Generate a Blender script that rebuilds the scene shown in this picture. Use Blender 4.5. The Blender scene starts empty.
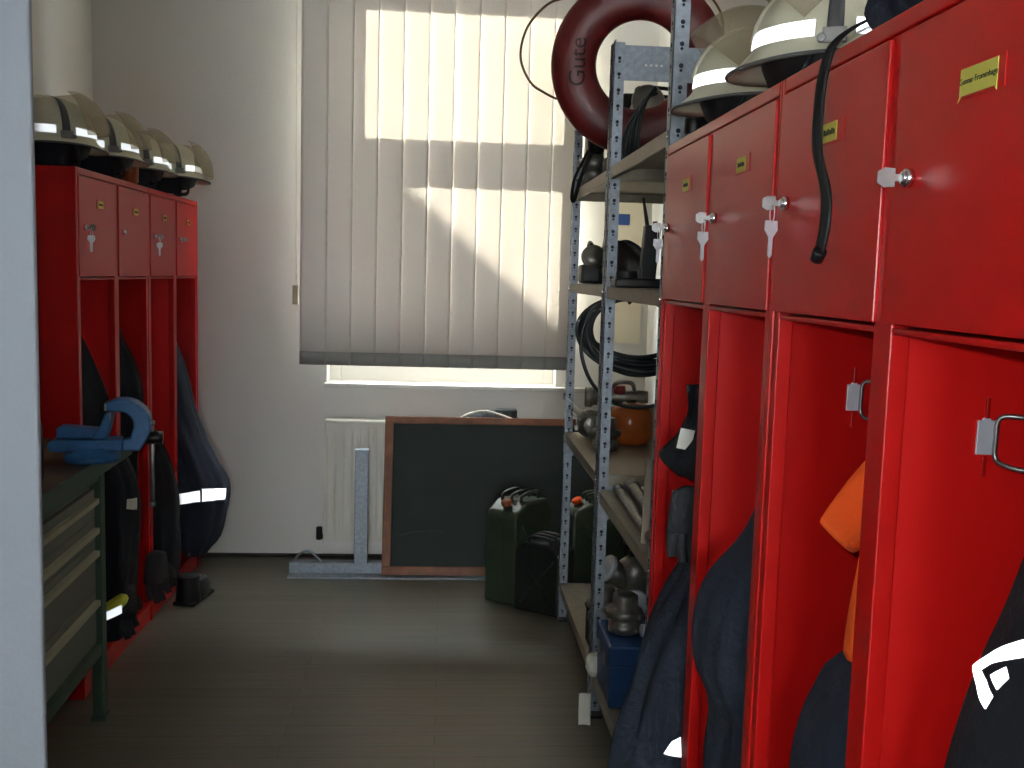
import bpy, math, random
from mathutils import Vector, Matrix
random.seed(7)
PI = math.pi
SC = bpy.context.scene
COL = SC.collection

# ------------------------------------------------------------------ helpers
def lin(r, g, b):
    f = lambda c: (c/12.92 if c <= .04045 else ((c+.055)/1.055)**2.4)
    return (f(r/255), f(g/255), f(b/255), 1)

def mat(name, col, rough=.5, metal=0, noise=0, nscale=20, bump=0, bscale=60, coat=0, spec=.5, trans=0):
    m = bpy.data.materials.new(name); m.use_nodes = True
    nt = m.node_tree; b = nt.nodes['Principled BSDF']
    b.inputs['Roughness'].default_value = rough
    b.inputs['Metallic'].default_value = metal
    b.inputs['Coat Weight'].default_value = coat
    b.inputs['Specular IOR Level'].default_value = spec
    b.inputs['Transmission Weight'].default_value = trans
    b.inputs['Base Color'].default_value = col
    tc = nt.nodes.new('ShaderNodeTexCoord')
    if noise:
        n = nt.nodes.new('ShaderNodeTexNoise'); n.inputs['Scale'].default_value = nscale; n.inputs['Detail'].default_value = 5
        r = nt.nodes.new('ShaderNodeValToRGB')
        r.color_ramp.elements[0].position = .3; r.color_ramp.elements[1].position = .7
        r.color_ramp.elements[0].color = tuple(c*(1-noise) for c in col[:3])+(1,)
        r.color_ramp.elements[1].color = tuple(min(1, c*(1+noise)) for c in col[:3])+(1,)
        nt.links.new(tc.outputs['Object'], n.inputs['Vector']); nt.links.new(n.outputs['Fac'], r.inputs['Fac'])
        nt.links.new(r.outputs['Color'], b.inputs['Base Color'])
    if bump:
        n = nt.nodes.new('ShaderNodeTexNoise'); n.inputs['Scale'].default_value = bscale; n.inputs['Detail'].default_value = 4
        bp = nt.nodes.new('ShaderNodeBump'); bp.inputs['Strength'].default_value = bump; bp.inputs['Distance'].default_value = .01
        nt.links.new(tc.outputs['Object'], n.inputs['Vector']); nt.links.new(n.outputs['Fac'], bp.inputs['Height'])
        nt.links.new(bp.outputs['Normal'], b.inputs['Normal'])
    return m

class MB:
    """collects shapes; build() links them as ONE mesh object"""
    def __init__(s): s.v = []; s.f = []; s.mi = []; s.sm = []
    def add(s, vs, fs, smooth=False, mi=0, M=None):
        b = len(s.v)
        for p in vs:
            p = Vector(p); s.v.append(M @ p if M is not None else p)
        for f in fs: s.f.append([b+i for i in f]); s.mi.append(mi); s.sm.append(smooth)
        return s
    def box(s, x0, x1, y0, y1, z0, z1, mi=0, M=None):
        return s.add([(x0,y0,z0),(x1,y0,z0),(x1,y1,z0),(x0,y1,z0),(x0,y0,z1),(x1,y0,z1),(x1,y1,z1),(x0,y1,z1)],
                     [(0,3,2,1),(4,5,6,7),(0,1,5,4),(1,2,6,5),(2,3,7,6),(3,0,4,7)], False, mi, M)
    def lathe(s, prof, n=32, M=None, mi=0, cap=True, sx=1, sy=1):
        vs = []; fs = []
        for r, z in prof:
            for k in range(n):
                a = 2*PI*k/n; vs.append((r*math.cos(a)*sx, r*math.sin(a)*sy, z))
        m = len(prof)
        for i in range(m-1):
            for k in range(n):
                fs.append((i*n+k, i*n+(k+1)%n, (i+1)*n+(k+1)%n, (i+1)*n+k))
        if cap:
            fs.append(tuple(range(n-1, -1, -1))); fs.append(tuple((m-1)*n+k for k in range(n)))
        return s.add(vs, fs, True, mi, M)
    def cyl(s, a, b, r, n=20, mi=0, r2=None):
        a = Vector(a); b = Vector(b); d = b-a
        M = Matrix.Translation(a) @ d.to_track_quat('Z', 'Y').to_matrix().to_4x4()
        L = d.length; r2 = r if r2 is None else r2; e = min(r, r2)*.12
        return s.lathe([(r-e, 0), (r, e), (r2, L-e), (r2-e, L)], n, M, mi)
    def tube(s, pts, r, n=10, mi=0, closed=False, flat=1):
        pts = [Vector(p) for p in pts]; N = len(pts); vs = []; fs = []
        up = None
        for i, p in enumerate(pts):
            if closed: t = pts[(i+1) % N]-pts[i-1]
            else: t = pts[min(i+1, N-1)]-pts[max(i-1, 0)]
            t.normalize()
            if up is None:
                up = Vector((0,0,1)) if abs(t.z) < .9 else Vector((1,0,0))
            up = (up - t*up.dot(t)).normalized(); sd = t.cross(up)
            rr = r(i/(N-1)) if callable(r) else r
            for k in range(n):
                a = 2*PI*k/n; vs.append(p+up*math.cos(a)*rr*flat+sd*math.sin(a)*rr)
        for i in range(N if closed else N-1):
            j = (i+1) % N
            for k in range(n): fs.append((i*n+k, i*n+(k+1)%n, j*n+(k+1)%n, j*n+k))
        if not closed:
            fs.append(tuple(range(n-1,-1,-1))); fs.append(tuple((N-1)*n+k for k in range(n)))
        return s.add(vs, fs, True, mi)
    def grid(s, fn, nu, nv, mi=0, th=0, smooth=True, wrap=False):
        """fn(u,v)->point; th: solid thickness along normals"""
        P = [[Vector(fn(i/nu, j/nv)) for j in range(nv+1)] for i in range(nu+1)]
        W = nv+1
        vs = [p for row in P for p in row]
        fs = [(i*W+j, (i+1)*W+j, (i+1)*W+j+1, i*W+j+1) for i in range(nu) for j in range(nv)]
        if th:
            ns = []
            for i in range(nu+1):
                for j in range(nv+1):
                    du = P[min(i+1,nu)][j]-P[max(i-1,0)][j]; dv = P[i][min(j+1,nv)]-P[i][max(j-1,0)]
                    n = du.cross(dv); ns.append(n.normalized() if n.length > 1e-12 else Vector((0,0,1)))
            b = len(vs); vs = vs+[v+n*th for v, n in zip(vs, ns)]
            fs = [tuple(reversed(f)) for f in fs]+[tuple(b+i for i in f) for f in fs]
            rim = [i*W for i in range(nu+1)]+[nu*W+j for j in range(1,nv+1)]+[i*W+nv for i in range(nu-1,-1,-1)]+[j for j in range(nv-1,0,-1)]
            for a, c in zip(rim, rim[1:]+rim[:1]): fs.append((a, c, b+c, b+a))
        return s.add(vs, fs, smooth, mi)
    def prism(s, poly, th, M=None, mi=0):
        """2D polygon in xy extruded in z"""
        n = len(poly)
        vs = [(x,y,0) for x,y in poly]+[(x,y,th) for x,y in poly]
        fs = [tuple(range(n-1,-1,-1)), tuple(range(n,2*n))]+[(i,(i+1)%n,n+(i+1)%n,n+i) for i in range(n)]
        return s.add(vs, fs, False, mi, M)
    def build(s, name, m, parent=None, bevel=0, label=None, sub=0, loc=None):
        me = bpy.data.meshes.new(name)
        me.from_pydata([tuple(v) for v in s.v], [], s.f)
        for p, mi, sm in zip(me.polygons, s.mi, s.sm): p.material_index = mi; p.use_smooth = sm
        for mm in (m if isinstance(m, (list, tuple)) else [m]): me.materials.append(mm)
        me.update()
        o = bpy.data.objects.new(name, me); COL.objects.link(o)
        if parent is not None: o.parent = parent
        if bevel:
            bm = o.modifiers.new('edge', 'BEVEL'); bm.width = bevel; bm.segments = 2; bm.limit_method = 'ANGLE'
        if sub:
            sb = o.modifiers.new('smooth', 'SUBSURF'); sb.levels = sub; sb.render_levels = sub
        if label: o['label'] = label
        if loc is not None: o.location = loc
        return o

def thing(name, label, cat, loc=(0,0,0), rz=0, group=None):
    o = bpy.data.objects.new(name, None); COL.objects.link(o); o.empty_display_size = .05
    o.location = loc; o.rotation_euler = (0,0,rz)
    o['label'] = label; o['category'] = cat
    if group: o['group'] = group
    return o
def tag(o, label, cat, group=None):
    o['label'] = label; o['category'] = cat
    if group: o['group'] = group
    return o
def struct(o): o['kind'] = 'structure'; return o
def T(x=0,y=0,z=0,rx=0,ry=0,rz=0):
    return Matrix.Translation((x,y,z)) @ Matrix.Rotation(rz,4,'Z') @ Matrix.Rotation(ry,4,'Y') @ Matrix.Rotation(rx,4,'X')
def arc(cx, cz, r, a0, a1, n): return [(cx+r*math.cos(a0+(a1-a0)*i/n), cz+r*math.sin(a0+(a1-a0)*i/n)) for i in range(n+1)]
def smoothpath(pts, n=8):
    """Catmull-Rom through the points"""
    P = [Vector(p) for p in pts]; out = []
    for i in range(len(P)-1):
        p0 = P[max(i-1,0)]; p1 = P[i]; p2 = P[i+1]; p3 = P[min(i+2,len(P)-1)]
        for k in range(n):
            t = k/n
            out.append(.5*((2*p1)+(p2-p0)*t+(2*p0-5*p1+4*p2-p3)*t*t+(3*p1-p0-3*p2+p3)*t**3))
    out.append(P[-1]); return out
def lettering(name, body, size, m, M, parent=None, extrude=.0004, align='CENTER'):
    cu = bpy.data.curves.new(name, 'FONT'); cu.body = body; cu.size = size; cu.extrude = extrude
    cu.align_x = align; cu.align_y = 'CENTER'
    tmp = bpy.data.objects.new(name, cu); COL.objects.link(tmp)
    me = bpy.data.meshes.new_from_object(tmp.evaluated_get(bpy.context.evaluated_depsgraph_get()))
    bpy.data.objects.remove(tmp)
    me.materials.clear(); me.materials.append(m); me.name = name
    o = bpy.data.objects.new(name, me); COL.objects.link(o)
    if parent is not None: o.parent = parent
    o.matrix_local = M
    return o

# ------------------------------------------------------------------ materials
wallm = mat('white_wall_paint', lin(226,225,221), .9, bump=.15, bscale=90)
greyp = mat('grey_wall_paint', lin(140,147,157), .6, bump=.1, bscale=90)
ceilm = mat('ceiling_paint', lin(225,225,220), .9)
redm  = mat('red_enamel_dim', lin(174,15,13), .3, spec=.42, bump=.03, bscale=250)  # doors and carcass: enamel darkened to stand for their dimmer light
litred = mat('red_enamel_lit', lin(206,18,15), .4)  # brighter copy of the same enamel, light on the partitions put into colour
zinc  = mat('galvanised_steel', lin(150,160,172), .45, .35, noise=.18, nscale=60)
zincd = mat('shelf_steel', lin(158,150,134), .45, .35, noise=.1, nscale=30)
zincp = mat('zinc_plated', lin(222,228,238), .5, .4)
chrome= mat('chrome', lin(225,225,228), .18, 1)
steel = mat('steel', lin(150,150,150), .35, .9, noise=.15, nscale=40)
alu   = mat('cast_aluminium', lin(150,148,142), .42, .85, noise=.25, nscale=40)
holem = mat('hole_dark_grey', lin(52,57,64), .9)
blackm= mat('black_plastic', lin(18,18,20), .38)
rubber= mat('black_rubber', lin(22,23,25), .6)
cablem= mat('dark_cable', lin(42,48,50), .5)
navy  = mat('navy_cloth', lin(34,42,58), .92, bump=.5, bscale=45, noise=.15, nscale=12)
navyd = mat('dark_navy_cloth', lin(22,26,34), .92, bump=.5, bscale=45)
greyc = mat('charcoal_cloth', lin(52,56,60), .95, bump=.5, bscale=60)
orangec=mat('orange_cloth', lin(250,92,20), .8, bump=.4, bscale=40)
yellowc=mat('yellow_cloth', lin(200,200,60), .8)
cream = mat('cream_helmet_shell', lin(214,211,188), .36, noise=.05, nscale=10)
edgem = mat('helmet_edge_trim', lin(90,92,92), .4)
white = mat('white_paper', lin(225,225,215), .8)
yellow= mat('yellow_label', lin(196,190,84), .7)
ink   = mat('dark_ink', lin(40,44,30), .8)
buoyr = mat('red_buoy_plastic', lin(90,15,15), .45, noise=.12, nscale=8)
rope  = mat('brown_rope', lin(96,72,48), .9)
wood  = mat('wood_frame', lin(122,72,42), .55, noise=.3, nscale=14)
woodt = mat('light_wood', lin(170,130,84), .6, noise=.2, nscale=20)
board = mat('chalkboard_green', lin(32,42,40), .75, noise=.18, nscale=4)
radm  = mat('radiator_white', lin(222,220,210), .5)
blindrail = mat('blind_rail', lin(200,200,195), .5)
olive = mat('olive_paint', lin(46,58,42), .4, noise=.15, nscale=15)
darkcan=mat('dark_plastic_can', lin(22,26,24), .4)
benchg= mat('green_bench_paint', lin(62,86,70), .5)
drawg = mat('grey_drawer_front', lin(120,122,112), .5)
handm = mat('pale_drawer_handle', lin(196,190,165), .45, .2)
worktop=mat('worn_worktop', lin(78,62,46), .6, noise=.35, nscale=9)
visebl= mat('blue_hammertone', lin(48,104,156), .38, noise=.15, nscale=80)
boxbl = mat('blue_toolbox_paint', lin(26,62,112), .4)
orangeb=mat('orange_brown_lacquer', lin(176,92,40), .22, noise=.25, nscale=9)
pvc   = mat('white_window_plastic', lin(235,235,230), .4)
stone = mat('sill_stone', lin(205,205,200), .35, noise=.06, nscale=40)
calm  = mat('calendar_paper', lin(236,228,204), .7)
blueink=mat('blue_print', lin(30,70,130), .6)
skirt = mat('dark_skirting', lin(60,56,54), .6)
canm  = mat('brown_can_print', lin(150,74,36), .35, .3, noise=.4, nscale=25)
roofm = mat('roof_tile', lin(120,70,50), .9)
grnd  = mat('paved_yard', lin(104,104,102), .95, noise=.2, nscale=2)

# window glass: thin clear pane that lets sun through as a shadowless sheet would
def glassm():
    m = bpy.data.materials.new('window_glass'); m.use_nodes = True; nt = m.node_tree; nt.nodes.clear()
    o = nt.nodes.new('ShaderNodeOutputMaterial'); t = nt.nodes.new('ShaderNodeBsdfTransparent'); g = nt.nodes.new('ShaderNodeBsdfGlossy')
    t.inputs['Color'].default_value = (.93,.95,.94,1); g.inputs['Roughness'].default_value = .03
    mx = nt.nodes.new('ShaderNodeMixShader'); mx.inputs[0].default_value = .07
    nt.links.new(t.outputs[0], mx.inputs[1]); nt.links.new(g.outputs[0], mx.inputs[2]); nt.links.new(mx.outputs[0], o.inputs[0]); return m
glass = glassm()
def visorm():
    m = bpy.data.materials.new('smoky_visor'); m.use_nodes = True; nt = m.node_tree; nt.nodes.clear()
    o = nt.nodes.new('ShaderNodeOutputMaterial'); t = nt.nodes.new('ShaderNodeBsdfTransparent'); g = nt.nodes.new('ShaderNodeBsdfPrincipled')
    t.inputs['Color'].default_value = (.93,.91,.86,1); g.inputs['Roughness'].default_value = .2; g.inputs['Base Color'].default_value = lin(196,188,168)
    mx = nt.nodes.new('ShaderNodeMixShader'); mx.inputs[0].default_value = .22
    nt.links.new(t.outputs[0], mx.inputs[1]); nt.links.new(g.outputs[0], mx.inputs[2]); nt.links.new(mx.outputs[0], o.inputs[0]); return m
visor = visorm()
# glass-bead reflective tape: besides a white diffuse base its glossy lobe is centred on the direction the
# light arrived from (what a bead tape does physically), so it answers the camera's flash strongly
def retro():
    m = bpy.data.materials.new('reflective_bead_tape'); m.use_nodes = True; nt = m.node_tree; nt.nodes.clear()
    o = nt.nodes.new('ShaderNodeOutputMaterial'); d = nt.nodes.new('ShaderNodeBsdfDiffuse'); g = nt.nodes.new('ShaderNodeBsdfGlossy')
    geo = nt.nodes.new('ShaderNodeNewGeometry'); d.inputs['Color'].default_value = (.75,.76,.74,1)
    g.inputs['Color'].default_value = (.95,.97,1,1); g.inputs['Roughness'].default_value = .3
    nt.links.new(geo.outputs['Incoming'], g.inputs['Normal'])
    mx = nt.nodes.new('ShaderNodeMixShader'); mx.inputs[0].default_value = .6
    nt.links.new(d.outputs[0], mx.inputs[1]); nt.links.new(g.outputs[0], mx.inputs[2]); nt.links.new(mx.outputs[0], o.inputs[0]); return m
tape = retro()
def blindm(name, col, t):
    m = bpy.data.materials.new(name); m.use_nodes = True; nt = m.node_tree; nt.nodes.clear()
    o = nt.nodes.new('ShaderNodeOutputMaterial'); d = nt.nodes.new('ShaderNodeBsdfDiffuse'); tr = nt.nodes.new('ShaderNodeBsdfTranslucent')
    tc = nt.nodes.new('ShaderNodeTexCoord'); w = nt.nodes.new('ShaderNodeTexNoise'); mp = nt.nodes.new('ShaderNodeMapping')
    mp.inputs['Scale'].default_value = (160, 160, 500); w.inputs['Scale'].default_value = 1
    r = nt.nodes.new('ShaderNodeValToRGB'); r.color_ramp.elements[0].color = tuple(c*.9 for c in col[:3])+(1,); r.color_ramp.elements[1].color = col
    nt.links.new(tc.outputs['Object'], mp.inputs[0]); nt.links.new(mp.outputs[0], w.inputs['Vector']); nt.links.new(w.outputs['Fac'], r.inputs['Fac'])
    nt.links.new(r.outputs[0], d.inputs['Color']); nt.links.new(r.outputs[0], tr.inputs['Color'])
    mx = nt.nodes.new('ShaderNodeMixShader'); mx.inputs[0].default_value = t
    nt.links.new(d.outputs[0], mx.inputs[1]); nt.links.new(tr.outputs[0], mx.inputs[2]); nt.links.new(mx.outputs[0], o.inputs[0]); return m
slatm = blindm('blind_fabric', lin(240,236,231), .185)
weightm = blindm('blind_weight_pocket', lin(150,150,147), .025)
def floorm():
    m = bpy.data.materials.new('laminate_planks'); m.use_nodes = True; nt = m.node_tree; b = nt.nodes['Principled BSDF']
    tc = nt.nodes.new('ShaderNodeTexCoord'); br = nt.nodes.new('ShaderNodeTexBrick')
    br.offset = .37; br.inputs['Scale'].default_value = 1; br.inputs['Brick Width'].default_value = 1.3; br.inputs['Row Height'].default_value = .075
    br.inputs['Mortar Size'].default_value = .0012; br.inputs['Color1'].default_value = lin(124,120,108); br.inputs['Color2'].default_value = lin(115,111,100); br.inputs['Mortar'].default_value = lin(90,80,68)
    mp = nt.nodes.new('ShaderNodeMapping'); mp.inputs['Scale'].default_value = (3, 60, 1)
    n = nt.nodes.new('ShaderNodeTexNoise'); n.inputs['Scale'].default_value = 1.2; n.inputs['Detail'].default_value = 6
    mx = nt.nodes.new('ShaderNodeMix'); mx.data_type = 'RGBA'; mx.blend_type = 'MULTIPLY'; mx.inputs[0].default_value = .45
    nt.links.new(tc.outputs['Object'], br.inputs['Vector']); nt.links.new(tc.outputs['Object'], mp.inputs[0]); nt.links.new(mp.outputs[0], n.inputs['Vector'])
    nt.links.new(br.outputs['Color'], mx.inputs[6]); nt.links.new(n.outputs['Color'], mx.inputs[7]); nt.links.new(mx.outputs[2], b.inputs['Base Color'])
    b.inputs['Roughness'].default_value = .3; b.inputs['Specular IOR Level'].default_value = .38
    bp = nt.nodes.new('ShaderNodeBump'); bp.inputs['Strength'].default_value = .12; bp.inputs['Distance'].default_value = .004
    nt.links.new(n.outputs['Fac'], bp.inputs['Height']); nt.links.new(bp.outputs['Normal'], b.inputs['Normal']); return m
floormat = floorm()

# ------------------------------------------------------------------ room shell
YB = 5.22; XLW = -1.74; XRW = 1.06; YF = -4.5; ZC = 3.3
WX0, WX1, WZ0, WZ1 = -.59, .59, .90, 3.13        # window opening
struct(MB().box(XLW-.2, XRW+.2, YF-.2, YB, -.1, 0).build('floor', floormat))
struct(MB().box(XLW-.2, XRW+.2, YF-.2, YB+.36, ZC, ZC+.15).build('ceiling', ceilm))
w = MB()
w.box(XLW-.2, WX0, YB, YB+.36, -.1, ZC).box(WX1, XRW+.2, YB, YB+.36, -.1, ZC).box(WX0, WX1, YB, YB+.36, -.1, WZ0).box(WX0, WX1, YB, YB+.36, WZ1, ZC)
struct(w.build('wall_back', wallm))
struct(MB().box(XLW-.2, XLW, YF, YB, 0, ZC).build('wall_left', wallm))
struct(MB().box(XRW, XRW+.2, YF, YB, 0, ZC).build('wall_right', wallm))
w = MB()
w.box(XLW-.2, -.85, YF-.2, YF, 0, ZC).box(.95, XRW+.2, YF-.2, YF, 0, ZC).box(-.85, .95, YF-.2, YF, 0, .9).box(-.85, .95, YF-.2, YF, 2.4, ZC)
struct(w.build('wall_front', wallm))
w2 = bpy.data.objects.new('added_rear_window', None); COL.objects.link(w2); w2['kind'] = 'structure'  # unseen window, added as a place for the rear fill light
m = MB(); m.box(-.85,-.78,YF-.14,YF-.08,.9,2.4).box(.88,.95,YF-.14,YF-.08,.9,2.4).box(-.78,.88,YF-.14,YF-.08,.9,.97).box(-.78,.88,YF-.14,YF-.08,2.33,2.4).box(.02,.08,YF-.14,YF-.08,.97,2.33)
m.build('frame', pvc, w2, bevel=.004)
MB().box(-.78,.88,YF-.112,YF-.108,.97,2.33).build('pane', glass, w2)
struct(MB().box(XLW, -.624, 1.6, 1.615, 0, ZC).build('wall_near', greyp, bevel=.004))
struct(MB().box(XLW, XRW, YB-.012, YB-.0005, 0, .018).build('baseboard_back', skirt, bevel=.003))
# window: frame, sashes, panes
wf = bpy.data.objects.new('window_1', None); COL.objects.link(wf); wf['kind'] = 'structure'
gx0, gx1 = -.50, .50; YG = 5.40
fr = MB()
fr.box(WX0, gx0-.035, YG-.03, YG+.04, WZ0, WZ1).box(gx1+.035, WX1, YG-.03, YG+.04, WZ0, WZ1)
fr.box(gx0-.035, gx1+.035, YG-.03, YG+.04, WZ0, 1.03).box(gx0-.035, gx1+.035, YG-.03, YG+.04, 3.05, WZ1).box(gx0-.035, gx1+.035, YG-.03, YG+.04, 2.18, 2.34)
fr.build('frame', pvc, wf, bevel=.004)
for z0, z1 in ((1.07, 2.165), (2.345, 3.02)):
    s = MB(); e = .06
    a0, a1, b0, b1 = gx0-.045, gx1+.045, z0-.05, z1+.05
    s.box(a0, gx0, YG-.045, YG+.02, b0, b1).box(gx1, a1, YG-.045, YG+.02, b0, b1).box(gx0, gx1, YG-.045, YG+.02, b0, z0).box(gx0, gx1, YG-.045, YG+.02, z1, b1)
    so = s.build('sash', pvc, wf, bevel=.003)
    MB().box(gx0-.005, gx1+.005, YG-.012, YG-.008, z0-.005, z1+.005).build('pane', glass, so)
struct(MB().box(-.60, .76, YB-.045, YB+.155, .895, .918).build('trim_1', stone, bevel=.004))
# outside: yard and the gabled house whose roof edge throws the slanted shadow on the blind
struct(MB().box(-60, 60, YB+.36, 120, -.7, -.6).build('ground', grnd))
h = MB(); sl = .896
zr = lambda x: 8.22-sl*(x+2.548)
M = Matrix(((1,0,0,0),(0,0,1,13),(0,1,0,0),(0,0,0,1)))
h.prism([(-12,-.6),(-1.0,-.6),(-1.0,zr(-1.0)-.1),(-6.15,zr(-6.15)-.1),(-12,zr(-.3)-.1)], 9, M)
brick = mat('brown_brick_facade', lin(112,92,78), .9, noise=.2, nscale=3)
hs = struct(h.build('unseen_house', brick))
rf = MB()
for sgn in (1, -1):
    X0 = -6.15; L = 5.15 if sgn > 0 else 6.1
    pts = [(X0, zr(X0)), (X0+sgn*L, zr(X0+L)), (X0+sgn*L, zr(X0+L)-.18), (X0, zr(X0)-.18)]
    rf.prism(pts, 9.4, Matrix(((1,0,0,0),(0,0,1,12.98),(0,1,0,0),(0,0,0,1))))
rf.build('roof', roofm, hs)
sky_block = struct(MB().box(-1.0, 14, 13.2, 22, -.6, 6.85).build('unseen_house', brick))  # unseen second house, added to block low sky beside the gable
MB().box(-1.0, 14.2, 12.98, 22.2, 6.85, 7.0).build('roof', roofm, sky_block)

# ------------------------------------------------------------------ vertical blind
vb = thing('vertical_blind', 'cream vertical slat blind lowered over the sunlit window', 'blind', (0, 5.1, 0))
MB().box(-.73, .72, -.03, .03, 2.90, 2.94).build('head_rail', blindrail, vb, bevel=.004)
br_ = MB().box(-.6, -.57, .02, .12, 2.92, 2.93); br_.box(.55, .58, .02, .12, 2.92, 2.93); br_.build('bracket', blindrail, vb)
NS = 11
for k in range(NS):
    cx = -.71+.0635+k*.1225
    ang = math.radians((-3,-3,-3.4,-3.6,-4.6,-5.6,-6.4,-2.2,-2.6,-3,-3)[k] + random.uniform(-.4, .4))
    def slat(u, v, cx=cx, ang=ang, z0=1.082, z1=2.90):
        t = (u-.5)*.132; b = .004*math.cos((u-.5)*PI)
        return (cx+t*math.cos(ang)-b*math.sin(ang), t*math.sin(ang)-b*math.cos(ang), z0+(z1-z0)*v)
    so = MB().grid(slat, 8, 6, th=.0006).build('slat', slatm, vb)
    MB().grid(lambda u, v, s=slat: s(u, v, z0=1.018, z1=1.084), 8, 1, th=.0035).build('weight_pocket', weightm, so)
cw = MB().tube([(-.735,.0,2.9),(-.735,.01,2.0),(-.735,.03,1.41)], .0016, 6).build('pull_cord', blindrail, vb)
MB().box(-.752,-.722,.015,.04,1.315,1.41).build('cord_weight', mat('beige_plastic', lin(170,160,140), .5), cw, bevel=.004)

# ------------------------------------------------------------------ lockers
LW, CW = .814, .407
def key_mesh(mb, M):
    mb.prism([(-.011,0),(.011,0),(.012,-.014),(.006,-.022),(.0035,-.026),(.0035,-.052),(0,-.056),(-.0035,-.052),(-.0035,-.026),(-.006,-.022),(-.012,-.014)], .0022, M)
def locker_unit(label, loc, rz, doors):
    """local x = depth into the locker, y along the row; doors: list of dicts, low y first"""
    t = thing('fire_locker', label, 'locker', loc, rz, 'red two-door fire lockers')
    D = .5
    c = MB()
    c.box(.0, D, 0, .012, 0, 1.8).box(.0, D, LW-.012, LW, 0, 1.8)           # sides
    c.box(D-.01, D, .012, LW-.012, .08, 1.78).box(.0, D, .012, LW-.012, 1.778, 1.8)
    c.box(.0, D-.01, .012, LW-.012, .07, .085).box(.006, .02, .012, LW-.012, 0, .07)
    c.box(.004, D-.01, .012, LW-.012, 1.432, 1.44)
    c.build('carcass', redm, t, bevel=.0025)
    MB().box(.02, D-.01, CW-.0015, CW+.0015, .085, 1.778).build('partition', litred, t)
    for y0, y1 in ((.012,.034),(CW-.024,CW+.024),(LW-.034,LW-.012)):
        MB().box(.003, .027, y0, y1, .085, 1.778).build('stile', redm, t, bevel=.002)
    for k, d in enumerate(doors):
        y0, y1 = k*CW+.016, (k+1)*CW-.016
        dm = MB().box(-.003, .016, y0, y1, 1.444, 1.774)
        do = dm.build('door', redm, t, bevel=.002)
        ly, lz = y1-.047, 1.607
        lk = MB(); lk.cyl((-.003,ly,lz), (-.012,ly,lz), .0105, 20); lk.cyl((-.012,ly,lz), (-.015,ly,lz), .0075, 16)
        lk.build('lock', chrome, do)
        if d.get('key', 1):
            km = MB()
            km.prism([(-.010,0),(.010,0),(.011,.012),(.006,.02),(-.006,.02),(-.011,.012)], .0024, Matrix.Translation((-.022,ly+.0012,lz)) @ Matrix(((0,-1,0,0),(0,0,-1,0),(1,0,0,0),(0,0,0,1))))
            km.box(-.024, -.014, ly-.001, ly+.001, lz-.004, lz+.004)
            km.build('key', steel, do)
        if d.get('hang'):
            km = MB()
            a = [( -.026+.0, ly+.011*math.cos(q), lz-.016+.013*math.sin(q)) for q in [2*PI*i/20 for i in range(20)]]
            km.tube(a, .0009, 6, closed=True)
            key_mesh(km, Matrix.Translation((-.026, ly+.004, lz-.026)) @ Matrix.Rotation(math.radians(d.get('kr',18)),4,'Z') @ Matrix.Rotation(PI/2,4,'X'))
            km.build('spare_key', zincp, do)
        # name holder and label
        ty = y0+.5*CW-.033+d.get('ty', 0); tz = 1.69
        MB().box(-.0045, -.003, ty-.046, ty+.04, tz-.015, tz+.017).build('label_holder', redm, do, bevel=.0006)
        tg = MB().prism([(-.035,-.0125),(-.038,-.018),(-.031,-.0125),(.030,-.0125),(.034,-.017),(.034,-.008),(.034,.014),(-.035,.014)] if d.get('text') else [(-.026,-.012),(.026,-.012),(.026,.013),(-.026,.013)],
                        .0009, Matrix.Translation((-.0046, ty+.0, tz)) @ Matrix(((0,0,-1,0),(-1,0,0,0),(0,1,0,0),(0,0,0,1))) @ Matrix.Rotation(math.radians(d.get('tilt',0)),4,'Z'))
        tg.build('name_label', yellow, do)
        LM = Matrix.Translation((-.0058, ty, tz+.001)) @ Matrix(((0,0,-1,0),(-1,0,0,0),(0,1,0,0),(0,0,0,1)))
        if d.get('text'):
            o = lettering('label_lettering', d['text'], .0088, ink, LM, do, .0002)
        else:
            wv = MB(); 
            for q in range(6): wv.box(-.0061,-.0054, ty-.02+q*.0068, ty-.0155+q*.0068, tz-.003, tz+.003+.002*(q%2))
            wv.build('label_lettering', ink, do)
        # coat hook on the side panel that faces low y
        py = ((k+1)*CW-.0015) if k == 0 else LW-.012
        hk = MB(); hx = .138
        hk.prism([(-.011,-.021),(.011,-.021),(.011,.021),(.006,.021),(.004,.024),(-.004,.024),(-.006,.021),(-.011,.021)], .0035, Matrix.Translation((hx,py,1.31)) @ Matrix.Rotation(PI/2,4,'X'))
        hp = hk.build('coat_hook', zincp, t, bevel=.001)
        wr = MB()
        wr.tube(smoothpath([(hx+.09,py-.03,1.335),(hx+.04,py-.022,1.337),(hx+.014,py-.008,1.335),(hx+.011,py-.006,1.31),(hx+.012,py-.007,1.285),(hx+.02,py-.02,1.278),(hx+.036,py-.034,1.276),(hx+.043,py-.04,1.283),(hx+.045,py-.042,1.298)],5), .0032, 8)
        wr.build('hook_wire', steel, hp)
        MB().cyl((hx+.045,py-.042,1.289),(hx+.0465,py-.043,1.305),.0048,12).build('hook_tip', rubber, hp)
        for q0, q1 in ((1.262,1.287),(1.333,1.358)): MB().box(hx-.002,hx+.003,py-.004,py,q0,q1).build('hook_rail', redm, hp, bevel=.001)
    return t
XR, XL = .5156, -1.1984
locker_unit('red steel locker pair nearest the camera, one door with a legible lettered yellow name label', (XR, 2.39-2*LW, 0), 0,
            [dict(key=1, text='Gunnar Frommhage', ty=.024), dict(key=1, hang=1, ty=-.0, kr=22)])
locker_unit('red steel locker pair beside the metal shelving, white tag on coat inside', (XR, 2.39-LW, 0), 0,
            [dict(key=1, hang=1, ty=.0), dict(key=1, hang=1, kr=10)])
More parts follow.
